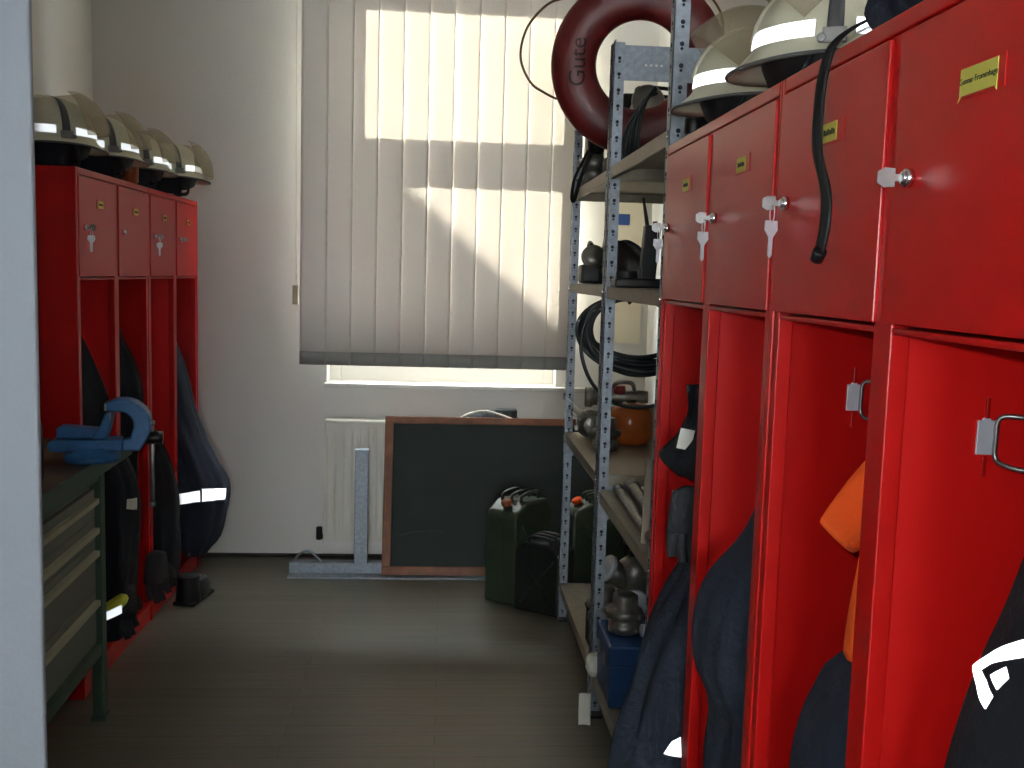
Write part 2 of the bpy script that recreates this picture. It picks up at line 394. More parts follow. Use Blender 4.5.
locker_unit('red steel locker pair beside the workbench on the left', (XL, 3.4258+LW, 0), PI,
            [dict(key=0), dict(key=2, hang=1)])
locker_unit('red steel locker pair nearest the white window wall on the left', (XL, 3.4258+2*LW, 0), PI,
            [dict(key=1), dict(key=1, hang=1, kr=14)])

# ------------------------------------------------------------------ hanging clothes
class Cloth:
    """garment body lofted through (z, cx, cy, rx, ry) levels, with soft vertical folds"""
    def __init__(s, levels, folds=7, amp=.07, seed=0):
        s.L = sorted(levels); s.k = folds; s.a = amp; s.s = seed
    def at(s, th, z, off=0):
        L = s.L
        i = 0
        while i < len(L)-2 and z > L[i+1][0]: i += 1
        a, b = L[i], L[i+1]; t = max(0, min(1, (z-a[0])/(b[0]-a[0]))); 
        p0 = L[max(i-1,0)]; p3 = L[min(i+2,len(L)-1)]
        def ip(q):
            m1 = (b[q]-p0[q])/2; m2 = (p3[q]-a[q])/2
            return (2*t**3-3*t*t+1)*a[q]+(t**3-2*t*t+t)*m1+(-2*t**3+3*t*t)*b[q]+(t**3-t*t)*m2
        cx, cy, rx, ry = ip(1), ip(2), max(.006,ip(3)), max(.006,ip(4))
        f = 1+s.a*math.sin(s.k*th+s.s+3*z)+s.a*.5*math.sin((s.k*2+1)*th+2*s.s-7*z)+s.a*.35*math.sin(3*th+23*z+s.s)
        return Vector((cx+(rx*f+off)*math.cos(th), cy+(ry*f+off)*math.sin(th), z))
    def mesh(s, nz=44, n=64):
        z0, z1 = s.L[0][0], s.L[-1][0]; vs = []; fs = []
        for i in range(nz+1):
            z = z0+(z1-z0)*i/nz
            for k in range(n): vs.append(s.at(2*PI*k/n, z))
        for i in range(nz):
            for k in range(n): fs.append((i*n+k, i*n+(k+1)%n, (i+1)*n+(k+1)%n, (i+1)*n+k))
        fs.append(tuple(range(n-1,-1,-1))); fs.append(tuple(nz*n+k for k in range(n)))
        return MB().add(vs, fs, True)
    def patch(s, quads, off=.004, n=10):
        """quads of four (theta, z) corners laid on the cloth"""
        mb = MB()
        for q in quads:
            def fn(u, v, q=q):
                a = [q[0][i]*(1-u)+q[1][i]*u for i in (0,1)]; b = [q[3][i]*(1-u)+q[2][i]*u for i in (0,1)]
                return s.at(a[0]*(1-v)+b[0]*v, a[1]*(1-v)+b[1]*v, off)
            mb.grid(fn, n, n, th=.0012)
        return mb
R_ = math.radians
# right row, first compartment from the shelving: navy coat bulging out of the front
c = Cloth([(.10,.60,2.14,.20,.13),(.30,.60,2.15,.20,.13),(.45,.62,2.16,.205,.13),(.57,.625,2.17,.185,.13),(.68,.64,2.18,.165,.13),(.80,.67,2.18,.15,.125),(.90,.69,2.18,.125,.12),(1.0,.70,2.18,.11,.11),(1.15,.72,2.19,.10,.1),(1.27,.71,2.2,.05,.05)], 6, .05, 1)
t = thing('navy_coat', 'long navy coat with white tag hanging in locker beside the shelving', 'coat', (0,0,0), 0, 'coats hanging in the right lockers')
c.mesh().build('coat_body', navy, t)
c.patch([((R_(233),.478),(R_(243),.473),(R_(241.5),.517),(R_(237),.507))]).build('reflective_patch', tape, t, label='bright reflective patch')
col_ = Cloth([(1.06,.575,2.17,.05,.06),(1.10,.575,2.17,.09,.08),(1.15,.59,2.17,.065,.07),(1.20,.61,2.17,.06,.06),(1.26,.60,2.17,.055,.05)], 5, .12, 2)
col_.mesh(20,40).build('hood', navyd, t)
MB().box(-.018,.018,-.002,.0,-.022,.022, M=T(.522,2.115,1.15,0,R_(12),R_(20))).build('white_tag', white, t)
gl = MB()
def mitt(mb, base, s=1, rz=0, sq=1):
    M = Matrix.Translation(base) @ Matrix.Rotation(rz,4,'Z') @ Matrix.Scale(s,4)
    mb.lathe([(.012,.0),(.034,-.01),(.04,-.04),(.042,-.07),(.046,-.10)], 20, M, sy=.5*sq)
    for i, (dx, L) in enumerate(((-.033,.055),(-.011,.07),(.011,.068),(.033,.05))):
        mb.tube([M @ Vector((dx,0,-.095)), M @ Vector((dx*1.1,-.006,-.095-L*.6)), M @ Vector((dx*1.15,-.016,-.095-L))], lambda u: (.0125-.003*u)*s, 10)
    mb.tube([M @ Vector((.036,0,-.05)), M @ Vector((.056,-.008,-.075)), M @ Vector((.062,-.012,-.10))], lambda u: (.013-.003*u)*s, 10)
mitt(gl, (.535,2.13,1.045), 1.0, R_(15))
tag(gl.build('work_glove', greyc), 'dark grey work glove hanging on the navy coat with the white tag', 'glove')
# second compartment
c = Cloth([(.10,.67,1.75,.16,.14),(.45,.66,1.76,.155,.14),(.60,.66,1.77,.15,.14),(.70,.655,1.77,.14,.14),(.78,.65,1.78,.165,.14),(.88,.65,1.78,.165,.135),(.95,.655,1.78,.15,.13),(1.02,.68,1.78,.12,.12),(1.12,.70,1.8,.09,.1),(1.27,.70,1.82,.04,.04)], 7, .04, 4)
t = thing('navy_coat', 'navy coat in the locker between the orange coat and the white-tagged coat', 'coat', (0,0,0), 0, 'coats hanging in the right lockers')
c.mesh().build('coat_body', navy, t)
MB().tube(smoothpath([(.62,1.68,1.05),(.585,1.65,.95),(.575,1.64,.82),(.59,1.65,.72)],6), lambda u: .05-.008*u, 14).build('sleeve', navy, t)
# third: orange coat with navy trousers under it
c = Cloth([(.10,.67,1.35,.13,.13),(.60,.665,1.36,.13,.13),(.78,.667,1.37,.138,.125),(.86,.67,1.37,.13,.115),(.93,.685,1.37,.112,.11),(.966,.70,1.37,.085,.09)], 6, .04, 2)
t = thing('navy_trousers', 'navy work trousers hanging beneath the orange coat', 'trousers')
c.mesh().build('trouser_body', navy, t)
t = thing('orange_coat', 'bright orange coat hanging in the third locker compartment', 'coat')
MB().grid(lambda u, v: (.548+.17*v+.02*math.sin(PI*u)*(1-v), 1.30+.11*u+.03*math.sin(PI*v), 1.147-.06*math.sin(PI*u)*(1-v)*.4-.085*v*(1-u)+.19*v*(.35+.65*u)), 14, 14, th=.012).build('hood', orangec, t, sub=1)
c2 = Cloth([(.97,.66,1.34,.085,.07),(1.05,.67,1.345,.085,.07),(1.12,.68,1.36,.08,.075),(1.2,.685,1.37,.075,.08),(1.29,.70,1.39,.05,.05)], 5, .06, 1)
c2.mesh(24,48).build('coat_body', orangec, t)
MB().cyl((.592,1.30,1.06),(.588,1.295,1.061),.006,12).build('snap_button', chrome, t)
# fourth: black jacket with the angular reflective trim
c = Cloth([(.10,.70,.96,.19,.13),(.70,.70,.96,.185,.13),(.90,.70,.965,.17,.13),(1.0,.705,.97,.155,.125),(1.08,.71,.97,.14,.12),(1.15,.725,.975,.125,.115),(1.20,.735,.98,.115,.11),(1.28,.74,1.0,.08,.08),(1.33,.74,1.02,.03,.03)], 6, .012, 3)
t = thing('black_jacket', 'black jacket with angular reflective trim in the nearest locker', 'jacket', (0,0,0), 0, 'coats hanging in the right lockers')
c.mesh().build('jacket_body', navyd, t)
c.patch([((R_(151),1.079),(R_(172),1.112),(R_(174),1.100),(R_(165),1.086)), ((R_(172),1.112),(R_(190.5),1.138),(R_(193.5),1.122),(R_(174),1.100)),
         ((R_(151),1.079),(R_(165),1.086),(R_(177.5),1.085),(R_(171),1.070)), ((R_(171),1.070),(R_(177.5),1.085),(R_(186.5),1.076),(R_(184.5),1.061)),
         ((R_(179.5),1.092),(R_(187),1.107),(R_(191),1.099),(R_(187.5),1.084))]).build('reflective_trim', tape, t, label='bright reflective angular trim')

# left row, from the workbench to the window
c = Cloth([(.42,-1.36,3.71,.08,.09),(.75,-1.36,3.71,.08,.09),(.90,-1.32,3.71,.112,.09),(1.0,-1.31,3.71,.11,.09),(1.1,-1.325,3.715,.09,.08),(1.2,-1.34,3.72,.06,.06),(1.31,-1.345,3.72,.02,.03)], 6, .05, 5)
t = thing('black_jacket', 'black jacket hanging deep inside the left locker directly behind the vise', 'jacket', (0,0,0), 0, 'clothes in the left lockers')
c.mesh().build('jacket_body', navyd, t)
c = Cloth([(.30,-1.33,4.10,.10,.09),(.75,-1.32,4.10,.11,.09),(.95,-1.30,4.11,.11,.09),(1.08,-1.31,4.12,.09,.08),(1.2,-1.33,4.13,.055,.06),(1.33,-1.335,4.13,.02,.03)], 6, .05, 7)
t = thing('black_jacket', 'black jacket hanging in the second locker from the workbench on the left', 'jacket', (0,0,0), 0, 'clothes in the left lockers')
c.mesh().build('jacket_body', navyd, t)
c = Cloth([(.16,-1.175,3.64,.06,.10),(.28,-1.165,3.64,.065,.11),(.42,-1.155,3.64,.07,.115),(.60,-1.15,3.64,.075,.115),(.72,-1.155,3.64,.07,.11),(.80,-1.17,3.65,.045,.09),(.84,-1.185,3.65,.02,.04)], 6, .06, 6)
t = thing('black_overalls', 'black overalls with pale patch hanging below the vise handle in first left locker', 'overalls', (0,0,0), 0, 'clothes in the left lockers')
c.mesh().build('overall_body', navyd, t)
c.patch([((R_(318.7),.636),(R_(347),.623),(R_(348.8),.666),(R_(322),.67))]).build('badge', white, t, label='pale stitched badge')
for q, (yy, rr) in enumerate(((3.62,R_(80)),(4.02,R_(60)))):
    g_ = MB(); mitt(g_, (-1.12, yy, .36), 1.25, rr, 1.4)
    tag(g_.build('work_glove', greyc), ['charcoal glove hanging low beside the glinting yellow armband','charcoal glove hanging low under the second left locker'][q], 'glove')
am = MB().tube([(-1.145+.055*math.cos(a), 3.5+.04*math.sin(a), .29+.012*math.sin(a+1)+.03*math.cos(a)) for a in [2*PI*i/24 for i in range(24)]], .018, 8, closed=True, flat=1)
t = thing('armband', 'yellow armband with glowing reflective strip low beside the workbench leg', 'armband')
am.build('band', yellowc, t)
MB().grid(lambda u, v: (-1.145+.074*math.cos(-2.6+2.0*u), 3.5+.060*math.sin(-2.6+2.0*u), .27+.03*v+.03*math.cos(-2.6+2.0*u)), 12, 3, th=.002).build('reflective_strip', tape, t)
c = Cloth([(.09,-1.24,4.44,.09,.11),(.2,-1.24,4.44,.10,.12),(.45,-1.25,4.44,.11,.12),(.62,-1.27,4.44,.10,.11),(.78,-1.30,4.44,.06,.08),(.84,-1.31,4.44,.02,.03)], 6, .06, 8)
t = thing('black_trousers', 'black trousers hanging down to the plinth beside the banded jacket', 'trousers', (0,0,0), 0, 'clothes in the left lockers')
c.mesh().build('trouser_body', navyd, t)
c = Cloth([(.13,-1.16,4.84,.055,.10),(.20,-1.15,4.84,.10,.13),(.30,-1.14,4.84,.12,.14),(.40,-1.14,4.84,.135,.145),(.48,-1.14,4.84,.125,.14),(.56,-1.16,4.84,.10,.13),(.66,-1.20,4.84,.09,.12),(.8,-1.26,4.84,.1,.12),(1.0,-1.31,4.84,.1,.12),(1.3,-1.34,4.84,.04,.04)], 7, .045, 9)
t = thing('navy_jacket', 'navy jacket with glowing white reflective band bulging from last left locker', 'jacket', (0,0,0), 0, 'clothes in the left lockers')
c.mesh().build('jacket_body', navy, t)
c.patch([((R_(238.8),.386),(R_(284),.408),(R_(283.1),.459),(R_(238.8),.437)), ((R_(287),.408),(R_(334.6),.401),(R_(339.3),.452),(R_(287),.466))], n=16).build('reflective_band', tape, t, label='glowing reflective band')
bo = MB()
def boot(mb, M):
    mb.lathe([(.05,.0),(.055,.01),(.052,.05),(.048,.09),(.05,.125),(.046,.127)], 20, M)
    mb.lathe([(.04,0),(.05,.01),(.052,.05),(.04,.085),(.012,.10)], 20, M @ T(.10,0,0), sx=1.5, sy=.95)
    mb.box(-.05,.17,-.05,.05,0,.016, M=M)
boot(bo, T(-1.105, 4.46, .001, rz=R_(80)))
tag(bo.build('work_shoe', rubber, bevel=.003), 'black shoe standing on the floor below the banded jacket', 'shoe')

# ------------------------------------------------------------------ fire helmets
def helmet(label, loc, rz, group, scale=1, vis=1, base=.10):
    """rim at z=.10, dome top about .26; faces local +x"""
    t = thing('fire_helmet', label, 'helmet', loc, rz, group)
    t.scale = (scale,)*3; B = base-.10
    sh = MB()
    def prof(u):  # u 0 rim .. 1 top
        a = u*PI/2
        return math.cos(a)**.8 if u < 1 else 0, math.sin(a)
    def surf(th, z01, off=0):
        # dome: elongated, slightly boxy sides
        r, zz = prof(z01)
        rx = (.142+off)*r; ry = (.118+off)*r
        return Vector((rx*math.cos(th), ry*math.sin(th), .115+B+.125*zz+off*zz))
    n = 56; vs = []; fs = []
    rings = []
    # brim, flaring wider at the nape and peak
    for e, dz in ((1.0,-.022),(.55,-.014),(.15,-.004)):
        rings.append([Vector(((.142+e*(.03+.012*math.cos(th)**2))*math.cos(th), (.118+e*.018)*math.sin(th), .112+B+dz-.012*e*math.cos(th)**2)) for th in [2*PI*k/n for k in range(n)]])
    for i in range(13):
        rings.append([surf(2*PI*k/n, i/13) for k in range(n)])
    vs = [p for r in rings for p in r]; vs.append(Vector((0,0,.24+B)))
    for i in range(len(rings)-1):
        for k in range(n): fs.append((i*n+k, i*n+(k+1)%n, (i+1)*n+(k+1)%n, (i+1)*n+k))
    b = (len(rings)-1)*n
    for k in range(n): fs.append((b+k, b+(k+1)%n, len(vs)-1))
    sh.add(vs, fs, True)
    so = sh.build('shell', cream, t)
    sd = so.modifiers.new('wall', 'SOLIDIFY'); sd.thickness = .004; sd.offset = -1
    MB().tube(rings[0], .0035, 8, closed=True).build('rim_trim', edgem, t)
    # raised centre ridge
    MB().tube([surf(PI, .12, .001)]+[surf(PI, i/8, .002) for i in range(2,8)]+[Vector((0,0,.243+B))]+[surf(0, i/8, .002) for i in range(7,1,-1)]+[surf(0,.12,.001)], .011, 10, flat=.6).build('ridge', cream, t)
    # reflective band in four pieces
    bd = MB()
    for q in range(4):
        a0 = q*PI/2+.22+(.0 if q % 2 else .0); a1 = (q+1)*PI/2-.22
        bd.grid(lambda u, v, a0=a0, a1=a1: surf(a0+(a1-a0)*u, .015+.13*v, .0025), 16, 3, th=.001)
    bd.build('reflective_band', tape, t)
    # strap across the shell between the band pieces with a clip
    st = MB(); st.grid(lambda u, v: surf(PI/2+(-.09+.18*v), .03+.93*u, .004), 14, 3, th=.0015); st.grid(lambda u, v: surf(-PI/2+(-.09+.18*v), .03+.93*u, .004), 14, 3, th=.0015)
    st.build('shell_strap', edgem, t)
    for s_ in (1,-1):
        cl = MB(); cl.box(-.018,.018,*sorted((s_*.117, s_*.130)),.105+B,.128+B); cl.cyl((0.020,s_*.118,.112+B),(0.020,s_*.134,.112+B),.007,12)
        cl.build('visor_clip', steel, t, bevel=.002)
    # inner liner and nape curtain down to what it stands on
    li = MB(); li.lathe([(.085,.045+B),(.112,.06+B),(.125,.09+B),(.128,.11+B)], 32, cap=False, sy=.86); li.build('liner', rubber, t)
    nk = MB(); nk.grid(lambda u, v: ((.132-.03*v+.006*math.sin(18*u))*math.cos(R_(75)+R_(210)*u)-.004, (.112-.02*v)*math.sin(R_(75)+R_(210)*u), (.105+B)*(1-v)), 36, 6, th=.003)
    nk.build('nape_curtain', navyd, t)
    ch = MB(); ch.tube(smoothpath([(.03,.11,.10+B),(.05,.10,.04+B*.5),(.06,.06,.008),(.062,0,.006),(.06,-.06,.008),(.05,-.10,.04+B*.5),(.03,-.11,.10+B)],6), .008, 8, flat=.35); ch.build('chin_strap', greyc, t)
    if vis:
        # visor swung up over the front of the shell
        def vf(u, v):
            a = R_(-76)+R_(152)*u; up = R_(2)+R_(66)*v
            p = Vector((.176*math.cos(a)*math.cos(up)**.7, .138*math.sin(a)*math.cos(up)**.5, .155*math.sin(up)))
            p = Matrix.Rotation(-R_(vis),3,'Y') @ p
            return p+Vector((.02,0,.11+B))
        MB().grid(vf, 26, 14, th=.002).build('visor', visor, t)
    return t
hg = 'fire helmets on the right lockers'
helmet('cream fire helmet nearest the camera on top of the right lockers', (.655, 1.72, 1.8), R_(156), hg, 1.0, 44, .062)
helmet('cream fire helmet beside the shelving on top of the right lockers', (.645, 2.10, 1.8), R_(164), hg, 1.0, 40, .062)
hl = 'fire helmets on the left lockers'
helmet('cream fire helmet above the left locker side panel, nearest the workbench', (-1.32, 3.54, 1.801), R_(44), hl, 1.03, 8, .082)
helmet('cream fire helmet just before the small brown can, second from the workbench', (-1.27, 3.87, 1.801), R_(42), hl, .98, 8, .082)
helmet('cream fire helmet just past the small brown can, third from the workbench', (-1.275, 4.30, 1.801), R_(42), hl, .98, 8, .082)
helmet('cream fire helmet nearest the window wall on top of the left lockers', (-1.225, 4.64, 1.801), R_(36), hl, 1.0, -6, .082)
t = thing('drink_can', 'small brown printed can under the helmets on the left lockers', 'can', (-1.222, 4.075, 1.8005))
MB().lathe([(.026,0),(.032,.006),(.032,.10),(.026,.112)], 28).build('can_body', canm, t)
MB().lathe([(.026,.112),(.0255,.115),(.022,.113),(.005,.113)], 28).build('can_lid', alu, t)
# things on the right lockers
t = thing('webbing_strap', 'long black strap drooping over the front of the right lockers', 'strap')
def ribbon(pts, w, n, flatdir):
    P = smoothpath(pts, 8); W = Vector(flatdir)
    mb = MB(); N = len(P)-1
    mb.grid(lambda u, v: P[min(N, int(round(u*N)))]+W*(v-.5)*w, N, 3, th=.003); return mb
ribbon([(.57,1.22,1.822),(.535,1.28,1.826),(.508,1.345,1.808),(.502,1.37,1.77),(.50,1.375,1.72),(.498,1.365,1.667),(.492,1.31,1.61),(.49,1.30,1.565),(.49,1.315,1.528)], .021, 60, (-.22,1,0)).build('strap_webbing', rubber, t)
MB().cyl((.4905,1.3215,1.520),(.4905,1.3085,1.532),.009,14).build('strap_end', blackm, t)
t = thing('folded_jacket', 'dark blue folded jacket lying on top of the nearest right locker', 'jacket')
Cloth([(1.803,.72,1.20,.19,.17),(1.83,.72,1.20,.205,.19),(1.87,.73,1.20,.20,.18),(1.91,.74,1.19,.17,.15),(1.935,.75,1.19,.1,.08)], 7, .06, 3).mesh(16,56).build('jacket_body', navy, t)
MB().tube(smoothpath([(.63,1.36,1.85),(.60,1.28,1.85),(.595,1.18,1.85),(.61,1.06,1.845)],6), .042, 14, flat=.7).build('sleeve', navy, t)
t = thing('hand_torch', 'small silver and black torch standing beside the helmets on right lockers', 'torch', (.56, 2.33, 1.8))
MB().lathe([(.018,0),(.02,.004),(.02,.06),(.024,.075),(.024,.09),(.022,.092)], 20).build('torch_body', steel, t)
MB().lathe([(.0205,.02),(.0215,.024),(.0215,.05),(.0205,.054)], 20, cap=False).build('grip', blackm, t)
t = thing('leather_gloves', 'black leather gloves with silver reflective dashes beside the torch', 'gloves')
gb = MB(); gb.tube(smoothpath([(.62,2.36,1.83),(.60,2.28,1.87),(.61,2.27,1.88),(.64,2.25,1.85)],6), lambda u: .03+.016*math.sin(PI*u), 14)
gb.tube(smoothpath([(.66,2.37,1.835),(.68,2.31,1.85),(.69,2.28,1.85)],6), .034, 14)
gb.build('glove_body', rubber, t)
MB().box(-.006,.006,-.001,.001,-.004,.004, M=T(.577,2.31,1.885,rz=R_(60))).box(-.01,.01,-.001,.001,-.005,.005, M=T(.575,2.29,1.905,rz=R_(60),ry=R_(-30))).box(-.006,.006,-.001,.001,-.004,.004, M=T(.572,2.33,1.862,rz=R_(60))).build('reflective_dash', tape, t)

# ------------------------------------------------------------------ shelving units
def shelving(label, y0, y1, levels, ztop, plate=True):
    x0, x1 = .525, 1.0
    t = thing('shelving_unit', label, 'shelving', (x0, y0, 0), 0, 'galvanised shelving units')
    D = x1-x0; L = y1-y0; fw = .037; th = .0022
    for (px, sx) in ((0,1),(D,-1)):
        for (py, sy) in ((0,1),(L,-1)):
            m = MB()
            bx = sorted((px, px+sx*th)); by = sorted((py, py+sy*fw)); m.box(bx[0],bx[1],by[0],by[1],0.0,ztop)
            bx = sorted((px, px+sx*fw)); by = sorted((py, py+sy*th)); m.box(bx[0],bx[1],by[0],by[1],0.0,ztop)
            z = .04
            while z < ztop-.02:
                for q, rr in ((0,.0056),(.011,.0036)):
                    m.lathe([(rr,0),(rr,th+.0014)], 10, Matrix.Translation((px+sx*fw*.55, py+(th+.0007 if sy>0 else .0007), z-q)) @ Matrix.Rotation(PI/2,4,'X'), mi=1)
                    m.lathe([(rr,0),(rr,th+.0014)], 10, Matrix.Translation((px-(.0007 if sx>0 else th+.0007), py+sy*fw*.55, z-q)) @ Matrix.Rotation(PI/2,4,'Y'), mi=1)
                z += .05
            po = m.build('post', [zinc, holem], t)
            MB().box(min(px-.002*sx,px+sx*.04), max(px-.002*sx,px+sx*.04), min(py-.002*sy,py+sy*.04), max(py-.002*sy,py+sy*.04), -.0, .012).build('foot', blackm, po)
    for z in [q-.0015 for q in levels]:
        m = MB(); e = .003
        m.box(e, D-e, e, L-e, z-.003, z); m.box(e, e+.0025, e, L-e, z-.038, z); m.box(D-e-.0025, D-e, e, L-e, z-.038, z)
        m.box(e, D-e, e, e+.0025, z-.038, z); m.box(e, D-e, L-e-.0025, L-e, z-.038, z)
        m.box(e+.003, e+.016, e, L-e, z-.038, z-.0355); 
        so = m.build('shelf_board', zincd, t, bevel=.0015)
        for yy in (.018, L-.018):
            MB().cyl((.004,yy,z-.02),(-.004,yy,z-.02),.005,6).build('bolt', chrome, so)
    for z in levels[:2]:   # triangular gussets under the lower boards
        for yy, s in ((.0035,1),(L-.0055,1)):
            MB().prism([(0,0),(.11,0),(.11,-.03),(.03,-.11),(0,-.11)], .002, Matrix.Translation((.003,yy+.002,z)) @ Matrix.Rotation(PI/2,4,'X')).build('gusset', zinc, t)
    if plate:
        pm = MB(); pm.box(.02, D-.02, -.0022, .0, ztop-.115, ztop-.004)
        for q in range(4): pm.lathe([(.004,0),(.004,.0006)], 10, Matrix.Translation((.11+q*.017,-.0027,ztop-.065)) @ Matrix.Rotation(PI/2,4,'X'), mi=1)
        pm.build('cross_plate', [zinc, white], t, bevel=.0008)
    return t
shelving('galvanised shelving unit by the window wall holding the red lifebuoy', 3.33, 4.27, [.165,.83,1.465,1.845], 2.24)
shelving('galvanised shelving unit touching the red lockers on the right', 2.42, 3.31, [.16,.785,1.462,1.848], 2.24, plate=False)

# lifebuoy
t = thing('lifebuoy', 'big red ring lifebuoy with handwriting standing in the top of the shelving', 'lifebuoy', (.655, 3.56, 2.222))
t.rotation_euler = (R_(4), 0, R_(-6))
Rm, rw, rd = .226, .078, .05
def ring(th, ph): 
    return Vector(((Rm+rw*math.cos(ph))*math.cos(th), -rd*math.sin(ph), (Rm+rw*math.cos(ph))*math.sin(th)))
vs = []; fs = []; n1, n2 = 72, 20
for i in range(n1):
    for j in range(n2): vs.append(ring(2*PI*i/n1, 2*PI*j/n2))
for i in range(n1):
    for j in range(n2): fs.append((i*n2+j, ((i+1)%n1)*n2+j, ((i+1)%n1)*n2+(j+1)%n2, i*n2+(j+1)%n2))
MB().add(vs, fs, True).build('ring', buoyr, t)
rp = MB(); Q = Rm+rw
def pt(a, r, y=0): return (r*math.cos(R_(a)), y, r*math.sin(R_(a)))
rp.tube(smoothpath([pt(131,Q),pt(140,Q+.03,-.02),pt(150,Q+.07,-.03),pt(164,Q+.10,-.03),pt(178,Q+.105,-.03),pt(190,Q+.075,-.02),pt(197,Q+.035,-.01),pt(203,Q)],8), .0042, 8)
rp.build('grab_line', rope, t)
for k in (20, 290): MB().tube(smoothpath([pt(k,Q-.004),pt(k+15,Q+.02),pt(k+35,Q+.025),pt(k+55,Q+.018),pt(k+70,Q-.004)],8), .0042, 8).build('grab_line', rope, t)
lettering('handwritten_word', 'Gute', .08, mat('dark_marker', lin(44,8,8), .8), Matrix.Translation((-Rm+.015, -rd-.0005, 0)) @ Matrix.Rotation(R_(90),4,'Y') @ Matrix.Rotation(R_(180),4,'Y') @ Matrix.Rotation(R_(90),4,'X'), t, .0006)

# cables and small gear on the top shelf
t = thing('cable_bundle', 'tangle of thin black cables slung through the red lifebuoy', 'cables')
m = MB()
for k in range(6):
    j = lambda: random.uniform(-.012,.012)
    m.tube(smoothpath([(.70+j(),3.44+j(),2.12+j()),(.655+j(),3.41+j(),2.07+j()),(.60+k*.008,3.42+j(),1.99+j()),(.585+k*.012,3.42+j(),1.90+j()),(.61+k*.012,3.42,1.862+.006*k)],8), .0055, 8)
m.build('cable', cablem, t)
t = thing('loud_hailer', 'grey round loud hailer with dark mouth lying inside the lifebuoy', 'loud hailer', (.725, 3.84, 2.13))
M = Matrix.Rotation(PI/2,4,'X')
MB().lathe([(.062,.11),(.06,.113),(.05,.10),(.03,.03),(.028,-.06),(.034,-.07)], 28, M, sx=1).build('horn', mat('grey_plastic', lin(160,158,148), .4), t)
MB().lathe([(.046,.099),(.03,.05)], 28, M).build('mouth', blackm, t)
MB().lathe([(.022,-.045),(.026,-.048),(.026,-.062),(.0,-.064)], 20, Matrix.Rotation(0,4,'X')).build('handle', blackm, t)
t = thing('hose_coil', 'dark rolled hose under the lifebuoy at the back of the top shelf', 'hose', (.72, 3.60, 1.8455))
m = MB()
for k in range(4): m.lathe([(.16-.035*k,0),(.17-.035*k,.01),(.17-.035*k,.055),(.16-.035*k,.065),(.152-.035*k,.055),(.152-.035*k,.01),(.16-.035*k,0)], 36, cap=False)
m.build('hose_roll', rubber, t)
MB().lathe([(.03,0),(.035,.01),(.035,.03),(.03,.035),(.03,.06)], 20, T(.19,0,.035,ry=R_(90))).build('coupling', alu, t)
# coupling and strap loop at the far front corner
t = thing('hose_coupling', 'silver hose coupling on the top shelf beneath the lifebuoy by the window', 'coupling', (.585, 4.08, 1.845))
MB().lathe([(.05,0),(.055,.01),(.055,.03),(.045,.035),(.045,.07),(.058,.075),(.058,.11),(.05,.115),(.04,.115),(.04,.19),(.034,.195)], 24).build('coupling_body', alu, t)
for a in (0, PI): MB().box(.05,.072,-.01,.01,.08,.105, M=Matrix.Rotation(a+.4,4,'Z')).build('lug', alu, t, bevel=.003)
t = thing('strap_loop', 'black strap loop drooping off the far end of the top shelf', 'strap')
MB().tube(smoothpath([(.565,3.98,2.02),(.54,4.0,1.96),(.508,4.06,1.88),(.503,4.10,1.81),(.513,4.11,1.795),(.52,4.08,1.83),(.535,4.03,1.9),(.57,3.99,1.99)],8), .009, 8, flat=.5).build('loop', rubber, t)
MB().lathe([(.02,0),(.032,.01),(.036,.06),(.03,.10),(.012,.11)], 18, T(.575,3.965,1.965)).build('hand_grip', blackm, t)
t = thing('black_case', 'black equipment case inside the lifebuoy on the top shelf', 'case', (.80, 4.10, 1.845))
MB().box(-.12,.17,-.06,.10,.07,.37).build('case_body', blackm, t, bevel=.015)
MB().box(-.17,.17,-.30,-.07,.07,.215).build('battery_box', blackm, t, bevel=.012)
MB().tube(smoothpath([(-.05,0,.37),(-.04,0,.40),(.08,0,.40),(.09,0,.37)],6), .008, 8).build('case_handle', blackm, t)
MB().box(-.18,.18,-.30,.12,0.001,.07).build('tray', cablem, t, bevel=.004)

# eye-level shelf
t = thing('hand_lamp', 'small grey hand lamp on the eye-level shelf at its window end', 'lamp', (.575, 4.02, 1.465))
MB().box(-.04,.04,-.05,.05,0,.075).build('lamp_body', cablem, t, bevel=.012)
MB().lathe([(.03,0),(.043,.01),(.046,.05),(.046,.06),(.04,.062)], 24, T(0,-.04,.105,rx=R_(90))).build('lamp_head', steel, t)
MB().lathe([(.04,0),(.038,.004),(.0,.008)], 24, T(0,-.102,.105,rx=R_(90))).build('lens', alu, t)
MB().tube(smoothpath([(0,.045,.07),(0,.055,.12),(0,.02,.16),(0,-.03,.15)],6), .009, 8).build('lamp_handle', blackm, t)
t = thing('hand_brush', 'light wooden hand brush leaning upright behind the small hand lamp', 'brush', (.64, 4.10, 1.465))
MB().box(-.02,.02,-.012,.012,.0,.20, M=T(0,0,.04,ry=R_(8))).box(-.01,.01,-.01,.01,.19,.28, M=T(0,0,.04,ry=R_(8))).build('brush_back', woodt, t, bevel=.005)
MB().box(-.018,.018,-.035,-.012,.02,.17, M=T(0,0,.04,ry=R_(8))).build('bristles', greyc, t)
MB().box(-.03,.03,-.03,.03,0,.045).build('stand', greyc, t, bevel=.004)
t = thing('vinyl_pouch', 'dark rounded vinyl pouch on eye-level shelf beside the radio charger', 'pouch')
Cloth([(1.467,.70,3.85,.085,.10),(1.50,.70,3.85,.095,.11),(1.56,.69,3.85,.085,.10),(1.60,.67,3.85,.06,.08),(1.63,.655,3.84,.03,.05)], 4, .08, 2).mesh(20,40).build('pouch_body', mat('dark_vinyl', lin(44,42,40), .3, bump=.4, bscale=30), t)
